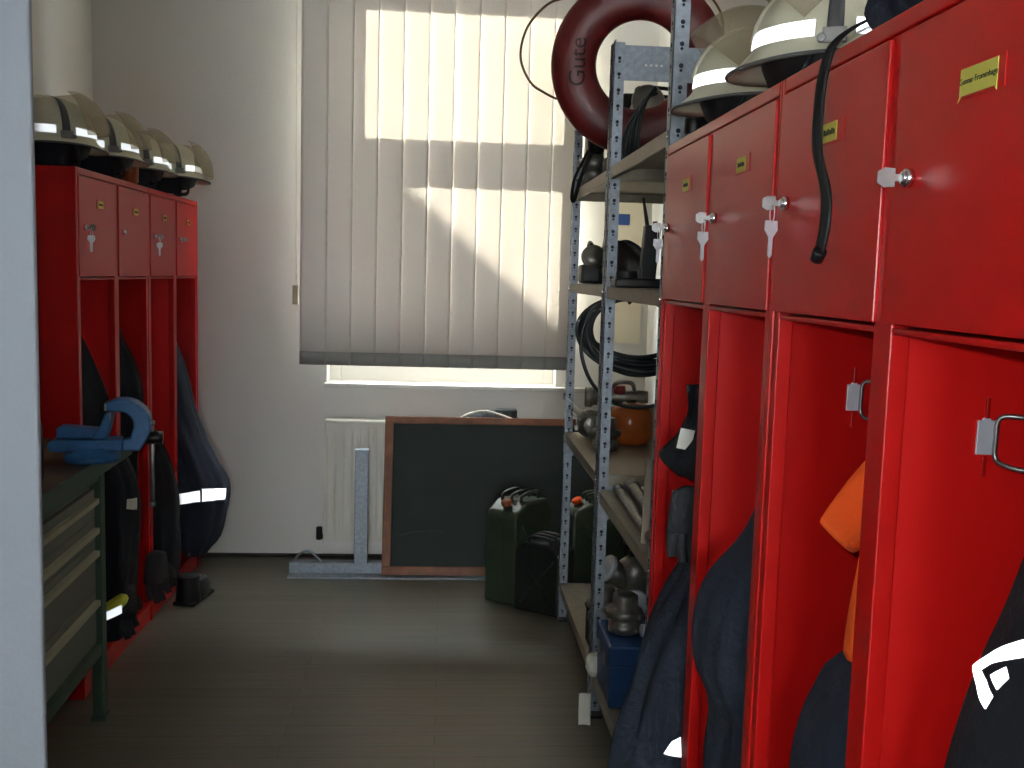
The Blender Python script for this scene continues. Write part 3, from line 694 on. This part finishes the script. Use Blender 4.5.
MB().tube(smoothpath([(.65,3.84,1.62),(.69,3.80,1.625),(.75,3.78,1.58),(.79,3.8,1.52)],6), .007, 8).build('pouch_strap', greyc, t)
t = thing('radio_charger', 'black handheld radio with antenna standing in its charger on the shelf', 'radio', (.585, 3.0, 1.462))
MB().box(-.085,.065,-.045,.045,0,.028).build('charger_base', blackm, t, bevel=.006)
MB().lathe([(.028,0),(.031,.004),(.031,.02),(.03,.024)], 20, T(-.045,0,.026)).build('empty_bay', rubber, t)
rb = MB().box(-.022,.026,-.018,.018,.02,.185, M=T(.012,0,0,ry=R_(4))).build('radio_body', blackm, t, bevel=.005)
MB().cyl((.012,0,.18),(-.004,0,.265),.0065,12,r2=.0035).build('antenna', rubber, rb)
MB().cyl((.035,0,.18),(.035,0,.197),.007,12).build('channel_knob', blackm, rb)
MB().box(-.014,.012,-.0195,-.0178,.07,.12, M=T(.012,0,0,ry=R_(4))).build('speaker_grille', greyc, rb)

# cable coil hanging under the eye-level shelf
t = thing('cable_coil', 'drooping coil of dark cable hanging below the eye-level shelf', 'cable', (.675, 3.50, 1.285))
m = MB()
for k in range(8):
    a_ = .19+random.uniform(-.022,.012); b_ = .125+random.uniform(-.022,.012); yy = random.uniform(-.05,.05); cx = random.uniform(-.012,.012); cz = .145-b_*1.05
    ph = random.uniform(0,6)
    m.tube([(cx+a_*math.cos(q), yy+.02*math.sin(2*q+ph), cz+b_*math.sin(q)-.01*math.cos(q*1.0)) for q in [2*PI*i/56 for i in range(56)]], .0085, 10, closed=True)
m.tube(smoothpath([(-.17,-.06,.10),(-.20,-.06,.02),(-.20,-.06,-.06),(-.17,-.05,-.14),(-.12,-.03,-.20),(-.06,0,-.235),(.03,0,-.245),(.12,0,-.225)],8), .0065, 10)
m.build('cable', cablem, t)
mm = MB()
for xx in (-.03,.05): mm.tube(smoothpath([(xx,0,.142),(xx,-.03,.13),(xx,0,.118),(xx,.03,.13),(xx,0,.144)],5), .004, 8)
mm.build('tie', rubber, t)

# middle shelf
def coupling(label, M, s=1, grp='silver hose couplings on the shelving'):
    t = thing('hose_coupling', label, 'coupling', (0,0,0), 0, grp); t.matrix_world = M
    MB().lathe([(.045,0),(.052,.004),(.052,.03),(.044,.034),(.044,.05),(.056,.054),(.06,.065),(.056,.076),(.04,.08),(.04,.12),(.034,.124)], 28).build('coupling_body', alu, t)
    MB().lathe([(.044,-.002),(.032,.0),(.032,.02)], 28, cap=False).build('seal', rubber, t)
    for a in (.3, .3+PI): MB().box(.05,.07,-.011,.011,.056,.075, M=Matrix.Rotation(a,4,'Z')).build('lug', alu, t, bevel=.003)
    return t
coupling('silver hose coupling on the middle shelf beside the window-end post', T(.612,4.16,.892,rx=R_(90)), 1.0)
coupling('silver hose coupling behind the window-end coupling on the middle shelf', T(.715,4.17,.83))
coupling('silver hose coupling standing left of the orange-brown drum on middle shelf', T(.635,3.84,.8305,rz=1))
t = thing('branch_pipe', 'dark branch pipe nozzle lying above the orange-brown drum', 'nozzle')
m = MB(); m.cyl((.63,4.20,.99),(.86,4.16,1.0),.035,20,r2=.026); m.cyl((.60,4.205,.99),(.635,4.2,.99),.043,20); m.build('nozzle_body', alu, t)
m = MB(); m.tube(smoothpath([(.70,4.15,1.02),(.72,4.12,1.06),(.78,4.12,1.06),(.80,4.15,1.025)],6), .009, 10); m.build('lever', steel, t)
MB().lathe([(.02,0),(.024,.004),(.024,.03),(.02,.034)], 16, T(.74,4.16,1.01)).build('valve', mat('red_valve', lin(120,26,24), .4), t)
tag(MB().box(.79,.90,4.13,4.20,.831,.962).build('wooden_block', woodt, bevel=.004), 'light wooden block under the branch pipe behind the orange-brown drum', 'block')
t = thing('orange_drum', 'glossy orange-brown round drum on the middle shelf', 'drum', (.755, 3.98, .83))
MB().lathe([(.05,0),(.075,.008),(.088,.04),(.09,.09),(.084,.13),(.062,.16),(.03,.168),(0,.168)], 36).build('drum_body', orangeb, t)
MB().lathe([(.0,.168),(.022,.168),(.022,.178),(.0,.18)], 20).build('cap', blackm, t)
for k, (xa, za, ya, yb, rr, lb) in enumerate(((.56,.805,2.48,3.20,.018,'long silver pipe lying at the front edge of the middle shelf'),(.61,.81,2.50,3.24,.024,'long thick silver pipe lying second from the middle shelf front'),(.665,.805,2.46,3.2,.017,'long silver pipe lying deepest behind the others on the middle shelf'))):
    t = thing('nozzle_pipe', lb, 'pipe', (0,0,0), 0, 'silver pipes on the middle shelf')
    m = MB(); m.cyl((xa,ya,za),(xa+.02,yb,za),rr,20,r2=rr*.8); m.build('pipe', alu, t)
    MB().cyl((xa+.019,yb-.04,za),(xa+.0205,yb+.02,za),rr*1.02,20).build('end_collar', steel, t)
t = thing('metal_bar', 'pale flat metal bar leaning upright on the middle shelf by the lockers', 'bar', (.549, 2.62, .785))
MB().box(-.011,.011,-.004,.004,.0,.225, M=T(ry=R_(3),rx=R_(-6))).box(-.011,.0,-.004,.03,.205,.225, M=T(ry=R_(3),rx=R_(-6))).build('bar_body', zincd, t, bevel=.001)
# wire with rings between the posts
t = thing('ring_bolts', 'steel wire with two small rings between the shelf posts', 'wire')
MB().tube([(.522,4.25,.985),(.522,4.0,.99),(.521,3.72,1.0),(.520,3.36,1.005)], .002, 6).build('wire', steel, t)
m = MB()
for (yy, zz) in ((4.25,.985),(3.98,.955)): m.tube([(.519, yy+.014*math.cos(q), zz+.014*math.sin(q)) for q in [2*PI*i/20 for i in range(20)]], .0028, 6, closed=True)
m.tube([(.52,3.97,.955),(.52,3.75,.955)], .0035, 8)
m.build('ring', steel, t)

# bottom shelf
t = thing('wooden_crate', 'dark low box carrying the hose distributor on the bottom shelf', 'crate', (.69, 3.47, .1665))
MB().box(-.145,.16,-.115,.115,0,.125).build('crate_body', cablem, t, bevel=.003)
MB().box(-.15,.165,-.12,.12,.125,.138).build('crate_lid', greyc, t, bevel=.003)
t = thing('hose_distributor', 'large cast metal hose distributor with angled outlets on bottom shelf', 'distributor', (.70, 3.49, .306))
t.scale = (.78,)*3
m = MB()
m.lathe([(.09,0),(.10,.01),(.10,.03),(.075,.05),(.075,.14),(.085,.17),(.07,.23),(.03,.26)], 32)
m.cyl((0,0,.12),(-.12,-.03,.20),.05,24,r2=.056); m.cyl((0,0,.12),(.10,-.07,.22),.05,24,r2=.056)
m.cyl((0,-.05,.08),(-.02,-.13,.08),.045,24)
m.build('distributor_body', alu, t)
for a, b in (((-.12,-.03,.20),(-.145,-.036,.216)),((.10,-.07,.22),(.122,-.085,.243)),((-.02,-.13,.08),(-.024,-.15,.08))): MB().cyl(a, b, .064, 24).build('outlet_ring', zincp, t)
m = MB(); m.lathe([(.03,.26),(.032,.262),(.032,.28),(.0,.285)], 20); m.tube([(.055*math.cos(q),.055*math.sin(q),.30) for q in [2*PI*i/28 for i in range(28)]], .007, 8, closed=True); m.cyl((-.055,0,.30),(.055,0,.30),.005,10); m.cyl((0,0,.28),(0,0,.303),.008,10)
m.build('handwheel', blackm, t)
coupling('silver hose coupling lying topmost on the bottom shelf heap', T(.655,3.50,.598,ry=R_(90),rz=R_(-8)))
coupling('silver hose coupling standing on the box left of the distributor', T(.572,3.375,.306,0,0,1), .75)
t = thing('hose_stub', 'dark bent hose piece lying on the blue toolbox lid', 'hose')
MB().tube(smoothpath([(.66,3.07,.377),(.70,3.08,.377),(.75,3.10,.377),(.80,3.14,.377)],8), .014, 12).build('hose_body', rubber, t)
m = MB(); m.cyl((.645,3.067,.383),(.675,3.074,.383),.021,18); m.build('end_clamp', zincp, t)
coupling('silver hose coupling standing upright on the blue toolbox lid', T(.60,3.12,.3625,0,0,2), .8)
t = thing('toolbox', 'blue metal toolbox at the front of the bottom shelf', 'toolbox', (.535, 2.99, .161))
MB().box(0,.30,0,.25,0,.135).build('box_body', boxbl, t, bevel=.005)
MB().box(-.005,.305,-.005,.255,.135,.20).build('lid', boxbl, t, bevel=.008)
MB().box(.09,.25,-.012,0,.02,.18).build('end_panel', mat('lighter_blue_paint', lin(40,82,136), .4), t, bevel=.003)
MB().box(-.010,-.004,.05,.08,.115,.155).build('latch', steel, t, bevel=.002)
MB().box(-.010,-.004,.17,.20,.115,.155).build('latch', steel, t, bevel=.002)
def wad(name, label, loc, s, seed):
    rnd = random.Random(seed); m = MB(); vs = []; fs = []; n1, n2 = 14, 10
    m.grid(lambda u, v: None, 0, 0) if False else None
    for i in range(n2+1):
        for k in range(n1):
            a = PI*i/n2; b = 2*PI*k/n1; r = 1+rnd.uniform(-.16,.16)
            vs.append((s[0]*r*math.sin(a)*math.cos(b), s[1]*r*math.sin(a)*math.sin(b), s[2]*(1+max(-1,min(1,1.25*math.cos(a))))))
    for i in range(n2):
        for k in range(n1): fs.append((i*n1+k, (i+1)*n1+k, (i+1)*n1+(k+1)%n1, i*n1+(k+1)%n1))
    o = m.add(vs, fs, False).build(name, white, loc=loc); return tag(o, label, 'paper')
wad('paper_wad', 'crumpled pale paper wad on bottom shelf edge beside the blue toolbox', (.532,3.262,.1605), (.030,.035,.036), 1)
t = thing('paper_scrap', 'pale folded paper scrap standing on the floor against the shelving foot', 'paper', (.500, 3.22, 0))
MB().grid(lambda u, v: (-.022+.04*u, .016*v+.004*math.sin(5*v)+.004*math.sin(4*u), .002+.105*v), 5, 8, th=.0015).build('sheet', white, t)
# ------------------------------------------------------------------ along the window wall
t = thing('radiator', 'white ribbed panel radiator below the window', 'radiator', (0, 0, 0))
def rad(u, v):
    x = -.58+1.08*u; d = .007*(1 if (u*26) % 1 < .5 else 0)
    q = (u*26) % 1; d = .008*max(0, min(1, 4*min(q, 1-q)-.4)) if .03 < v < .97 else 0
    return (x, 5.10-d, .115+.61*v)
MB().grid(rad, 260, 8, th=-.05, smooth=False).build('panel', radm, t)
MB().box(-.585,.505,5.085,5.165,.725,.742).build('top_grille', radm, t, bevel=.003)
MB().box(-.587,-.58,5.085,5.165,.11,.735).box(.50,.507,5.085,5.165,.11,.735).build('side_cover', radm, t, bevel=.002)
m = MB(); m.cyl((-.58,5.12,.135),(-.62,5.12,.135),.014,14); m.cyl((-.61,5.12,.12),(-.61,5.12,.185),.016,16); m.build('valve', blackm, t)
MB().cyl((-.62,5.12,.135),(-.62,5.216,.135),.009,12).build('pipe', radm, t)
MB().box(-.4,-.37,5.165,5.2195,.3,.5).box(.3,.33,5.165,5.2195,.3,.5).build('wall_bracket', radm, t)

# T-shaped galvanised stand
t = thing('steel_stand', 'galvanised steel stand, upright post on a floor beam before radiator', 'stand', (0, 4.92, 0))
m = MB(); m.box(-.73,.80,-.02,.04,.008,.06); m.box(-.73,.80,-.09,.04,0,.008); m.build('floor_beam', zinc, t, bevel=.002)
MB().box(-.415,-.35,-.018,.035,.06,.625).build('upright', zinc, t, bevel=.003)
MB().tube(smoothpath([(-.71,.01,.058),(-.69,.01,.09),(-.65,.01,.112),(-.62,.01,.10),(-.57,.0,.058)],6), .006, 8).build('wire_handle', zinc, t)
# chalkboard leaning on the radiator
t = thing('chalkboard', 'green chalkboard in brown wooden frame leaning against the radiator', 'chalkboard', (-.276, 4.845, .018))
tilt = math.atan2(.20, .76); t.rotation_euler = (-tilt*.93, 0, R_(.6))
W_, H_ = 1.09, .78; f = .042
m = MB(); m.box(0,W_,0,.025,0,f).box(0,W_,0,.025,H_-f*.85,H_).box(0,f,0,.025,f,H_-f*.85).box(W_-f,W_,0,.025,f,H_-f*.85); m.build('wooden_frame', wood, t, bevel=.003)
MB().box(f-.004,W_-f+.004,.008,.018,f-.004,H_-f*.85+.004).build('writing_surface', board, t)
m = MB(); rnd = random.Random(3)
m.tube(smoothpath([(.08,.0076,.19),(.16,.0076,.21),(.25,.0076,.215),(.30,.0076,.205)],6), .0016, 6, flat=.5)
m.tube(smoothpath([(.55,.0076,.16),(.60,.0076,.13),(.64,.0076,.16),(.60,.0076,.17)],6), .0014, 6, flat=.5)
m.build('chalk_mark', mat('faint_chalk', lin(74,84,82), .9), t)
# flat bundle on the radiator
t = thing('cloth_bundle', 'dark grey flat bundle with white cord on top of the radiator', 'bundle', (.235, 5.125, .743))
Cloth([(0,0,0,.155,.04),(.012,0,0,.165,.05),(.03,.0,0,.13,.045),(.05,.02,0,.08,.03),(.06,.02,0,.03,.012)], 3, .05, 1).mesh(14,48).build('bundle_body', greyc, t)
MB().box(.04,.15,-.03,.03,.01,.066).build('folded_end', greyc, t, bevel=.006)
MB().tube(smoothpath([(-.16,-.05,.012),(-.10,-.055,.045),(-.02,-.055,.062),(.06,-.052,.045),(.14,-.05,.018),(.20,-.04,.004)],8), .0045, 8).build('white_cord', white, t)

# jerry cans
def jerry(name, label, loc, rz, w, d, h, m_, cap_m, grp='fuel cans by the chalkboard'):
    """w: narrow width along x, d: broad depth along y"""
    t = thing(name, label, 'jerry can', loc, rz, grp)
    bx = MB(); poly = [(-d/2,0),(d/2,0),(d/2,h*.80),(d/2-.05*d/.34,h*.90),(-d/2+.10*d/.34,h*.93),(-d/2+.02,h*.86),(-d/2,h*.82)]
    bx.prism(poly, w, Matrix(((0,0,1,-w/2),(1,0,0,0),(0,1,0,0),(0,0,0,1))))
    b = bx.build('can_body', m_, t, bevel=.014)
    sm = MB(); 
    for s in (-1,1):   # pressed X on the broad sides
        for (a, e) in (((-d*.36,h*.12),(d*.36,h*.72)),((d*.36,h*.12),(-d*.36,h*.72))):
            sm.tube([(s*(w/2-.001),a[0],a[1]),(s*(w/2-.001),e[0],e[1])], .007, 8, flat=.8)
    sm.tube([(0,-d/2-.001,h*.06),(0,-d/2-.001,h*.8)], .004, 6)
    sm.build('pressed_rib', m_, b)
    hd = MB()
    for xx in (-w*.3, 0, w*.3): hd.tube(smoothpath([(xx,-d*.22,h*.90),(xx,-d*.20,h*.975),(xx,d*.2,h*.975),(xx,d*.24,h*.89)],5), .0085, 8)
    hd.build('handle', m_, t)
    MB().lathe([(.022,0),(.024,.006),(.024,.02),(.018,.024)], 18, T(0,-d*.36,h*.90,rx=R_(25))).build('cap', cap_m, t)
    return t
jerry('jerry_can', 'tall olive jerry can with orange cap before the chalkboard', (.375, 4.62, 0), R_(-34), .165, .34, .50, olive, mat('orange_cap', lin(150,78,40), .5))
jerry('plastic_canister', 'small black canister standing before the tall olive jerry can', (.475, 4.40, 0), R_(56), .15, .23, .345, darkcan, blackm)
jerry('jerry_can', 'olive jerry can half hidden behind the window-end shelf post', (.76, 4.60, 0), R_(-80), .165, .34, .50, olive, orangec)
MB_ = None
# calendar on the back wall behind the shelving
t = thing('wall_calendar', 'tall cream calendar with blue square on the wall behind the shelving', 'calendar', (.93, YB-.002, 1.53))
MB().box(-.09,.09,-.004,0,-.375,.36).build('sheet', calm, t)
MB().box(-.045,.014,-.0052,-.004,.232,.288).build('blue_square', blueink, t)
MB().box(-.092,.092,-.007,0,.36,.375).build('hanger_strip', greyc, t)

# ------------------------------------------------------------------ workbench and what stands on it
t = thing('workbench', 'green workbench with four grey drawers and worn brown top', 'workbench', (-1.34, 2.60, 0), R_(2.6))
hx, hy = .36, .73
MB().box(-hx,hx,-hy,hy,.878,.918).build('worktop', [worktop], t, bevel=.004)
MB().box(hx,hx+.006,-hy-.004,hy+.004,.872,.920).box(-hx,hx+.006,hy,hy+.006,.872,.920).build('edge_band', benchg, t, bevel=.001)
for sx in (1,-1):
    for sy in (1,-1):
        a = sorted((sx*(hx-.072), sx*(hx-.106))); b = sorted((sy*(hy-.03), sy*(hy-.08)))
        lg = MB().box(a[0],a[1],b[0],b[1],.012,.878).build('leg', benchg, t, bevel=.003)
        MB().box(a[0]-.006,a[1]+.006,b[0]-.006,b[1]+.006,0,.012).build('foot_plate', benchg, lg)
MB().box(hx-.105,hx-.075,-hy+.08,hy-.08,.80,.878).box(-hx+.06,-hx+.10,-hy+.08,hy-.08,.80,.878).box(-hx+.1,hx-.1,hy-.075,hy-.035,.80,.878).box(hx-.105,hx-.075,-hy+.08,hy-.08,.225,.264).build('apron', benchg, t, bevel=.002)
cb = MB().box(-.20,hx-.105,-.05,hy-.082,.265,.80).build('drawer_cabinet', drawg, t, bevel=.002)
zs = [(.682,.775),(.608,.679),(.445,.605),(.272,.442)]
for k, (z0, z1) in enumerate(zs):
    d = MB().box(hx-.105,hx-.088,-.045,hy-.088,z0,z1).build('drawer', drawg, t, bevel=.002)
    hd = MB(); hd.box(hx-.088,hx-.070,-.03,hy-.10,z1-.030,z1-.027).box(hx-.073,hx-.070,-.03,hy-.10,z1-.045,z1-.027); hd.build('handle', handm, d, bevel=.001)
# vise
t = thing('bench_vise', 'blue bench vise on the corner of the green workbench', 'vise', (-1.01, 2.98, .9195), R_(10))
t.scale = (.87,)*3
MB().lathe([(.085,0),(.09,.006),(.09,.022),(.075,.028),(.065,.045)], 36).build('swivel_base', visebl, t)
m = MB()
MY = Matrix(((1,0,0,0),(0,0,-1,.045),(0,1,0,0),(0,0,0,1)))
m.prism([(-.12,.035),(.10,.035),(.10,.075),(-.12,.075),(-.135,.055)], .09, MY)
m.prism([(-.105,.078),(.04,.078),(.04,.108),(-.09,.12),(-.105,.112)], .07, MY @ Matrix.Translation((0,0,.01)))
m.prism([(.0,.075),(.05,.075),(.062,.115),(.072,.165),(.050,.168),(.030,.12)], .08, MY @ Matrix.Translation((0,0,.005)))
m.build('fixed_body', visebl, t, bevel=.006)
m = MB()
poly = [(.10,.036),(.155,.036),(.178,.075)] + [(.10+.09*math.cos(a), .12+.09*math.sin(a)*1.0) for a in [R_(-10+i*12) for i in range(11)]] + [(.048,.196),(.048,.172),(.085,.168)] + [(.092+.044*math.cos(a), .118+.05*math.sin(a)) for a in [R_(80-i*16) for i in range(6)]] + [(.125,.08),(.10,.075)]
m.prism(poly, .085, MY @ Matrix.Translation((0,0,.0025))); m.build('moving_jaw', visebl, t, bevel=.006)
m = MB(); m.box(.046,.052,-.042,.042,.172,.196); m.box(.06,.066,-.04,.04,.14,.166); m.build('jaw_plate', steel, t)
m = MB(); m.cyl((.17,0,.075),(.225,0,.075),.022,20); m.cyl((.10,0,.075),(.17,0,.075),.014,16); m.build('screw', blackm, t)
m = MB(); m.cyl((.19,0,-.15),(.19,0,.12),.0075,12); m.build('handle_bar', steel, t); 
for q in (.115, -.165): MB().lathe([(.004,0),(.011,.004),(.011,.016),(.004,.02)], 14, T(.19,0,q)).build('handle_knob', steel, t)
t = thing('thermos_flask', 'dark bottle-shaped flask on the workbench behind the white wall edge', 'flask', (-1.088, 2.67, .9195))
MB().lathe([(.05,0),(.055,.008),(.055,.14),(.05,.16),(.046,.2),(.05,.24),(.046,.262)], 28).build('flask_body', rubber, t)
MB().lathe([(.042,.262),(.044,.266),(.044,.315),(.036,.322)], 28).build('flask_cap', blackm, t)

# ------------------------------------------------------------------ light
wd = bpy.data.worlds.new('sky'); SC.world = wd; wd.use_nodes = True
bg = wd.node_tree.nodes['Background']; bg.inputs['Color'].default_value = (.92,.95,.98,1); bg.inputs['Strength'].default_value = 34.0
sun = bpy.data.lights.new('sun', 'SUN'); sun.energy = 98; sun.angle = R_(.45); sun.color = (1,.96,.85)
so = bpy.data.objects.new('sun', sun); COL.objects.link(so)
so.rotation_euler = Vector((.3,-1,-.8)).to_track_quat('-Z','Y').to_euler()

# fill light added behind the camera to lift the room's ambient level
dl = bpy.data.lights.new('rear_fill_light', 'AREA'); dl.shape = 'RECTANGLE'; dl.size = 1.66; dl.size_y = 1.36; dl.energy = 20; dl.color = (.93,.97,1)
do_ = bpy.data.objects.new('rear_fill_light', dl); COL.objects.link(do_)
do_.location = (.05, YF-.07, 1.65); do_.rotation_euler = Vector((0,1,0)).to_track_quat('-Z','Z').to_euler()
# ------------------------------------------------------------------ camera and its built-in flash
F_, YAW, PITCH, ROLL, HC = 1013.3, .0693, .1064, .0285, 1.4874
cy, sy = math.cos(YAW), math.sin(YAW); cp, sp = math.cos(PITCH), math.sin(PITCH); cr, sr = math.cos(ROLL), math.sin(ROLL)
fw = Vector((sy,cy,0)); rt = Vector((cy,-sy,0)); up = Vector((0,0,1))
f2 = fw*cp-up*sp; u2 = up*cp+fw*sp
r3 = rt*cr+u2*sr; u3 = u2*cr-rt*sr
cam = bpy.data.cameras.new('camera'); cam.sensor_width = 36; cam.lens = F_*36/1024; cam.clip_start = .02
co = bpy.data.objects.new('camera', cam); COL.objects.link(co)
co.matrix_world = Matrix(((r3.x,u3.x,-f2.x,0),(r3.y,u3.y,-f2.y,0),(r3.z,u3.z,-f2.z,HC),(0,0,0,1)))
SC.camera = co
fl = bpy.data.lights.new('camera_flash', 'AREA'); fl.shape = 'RECTANGLE'; fl.size = .03; fl.size_y = .02; fl.energy = 7.0; fl.color = (.93,.97,1)
fo = bpy.data.objects.new('camera_flash', fl); COL.objects.link(fo)
fo.matrix_world = Matrix.Translation(r3*(-.02)+u3*.045+f2*.012) @ co.matrix_world

vs_ = SC.view_settings
vs_.view_transform = 'Standard'; vs_.look = 'None'; vs_.gamma = 1; vs_.use_curve_mapping = False; vs_.exposure = 0
SC.display_settings.display_device = 'sRGB'
SC.cycles.use_denoising = True
SC.cycles.max_bounces = 10; SC.cycles.diffuse_bounces = 6; SC.cycles.transparent_max_bounces = 12
SC.cycles.sample_clamp_indirect = 6
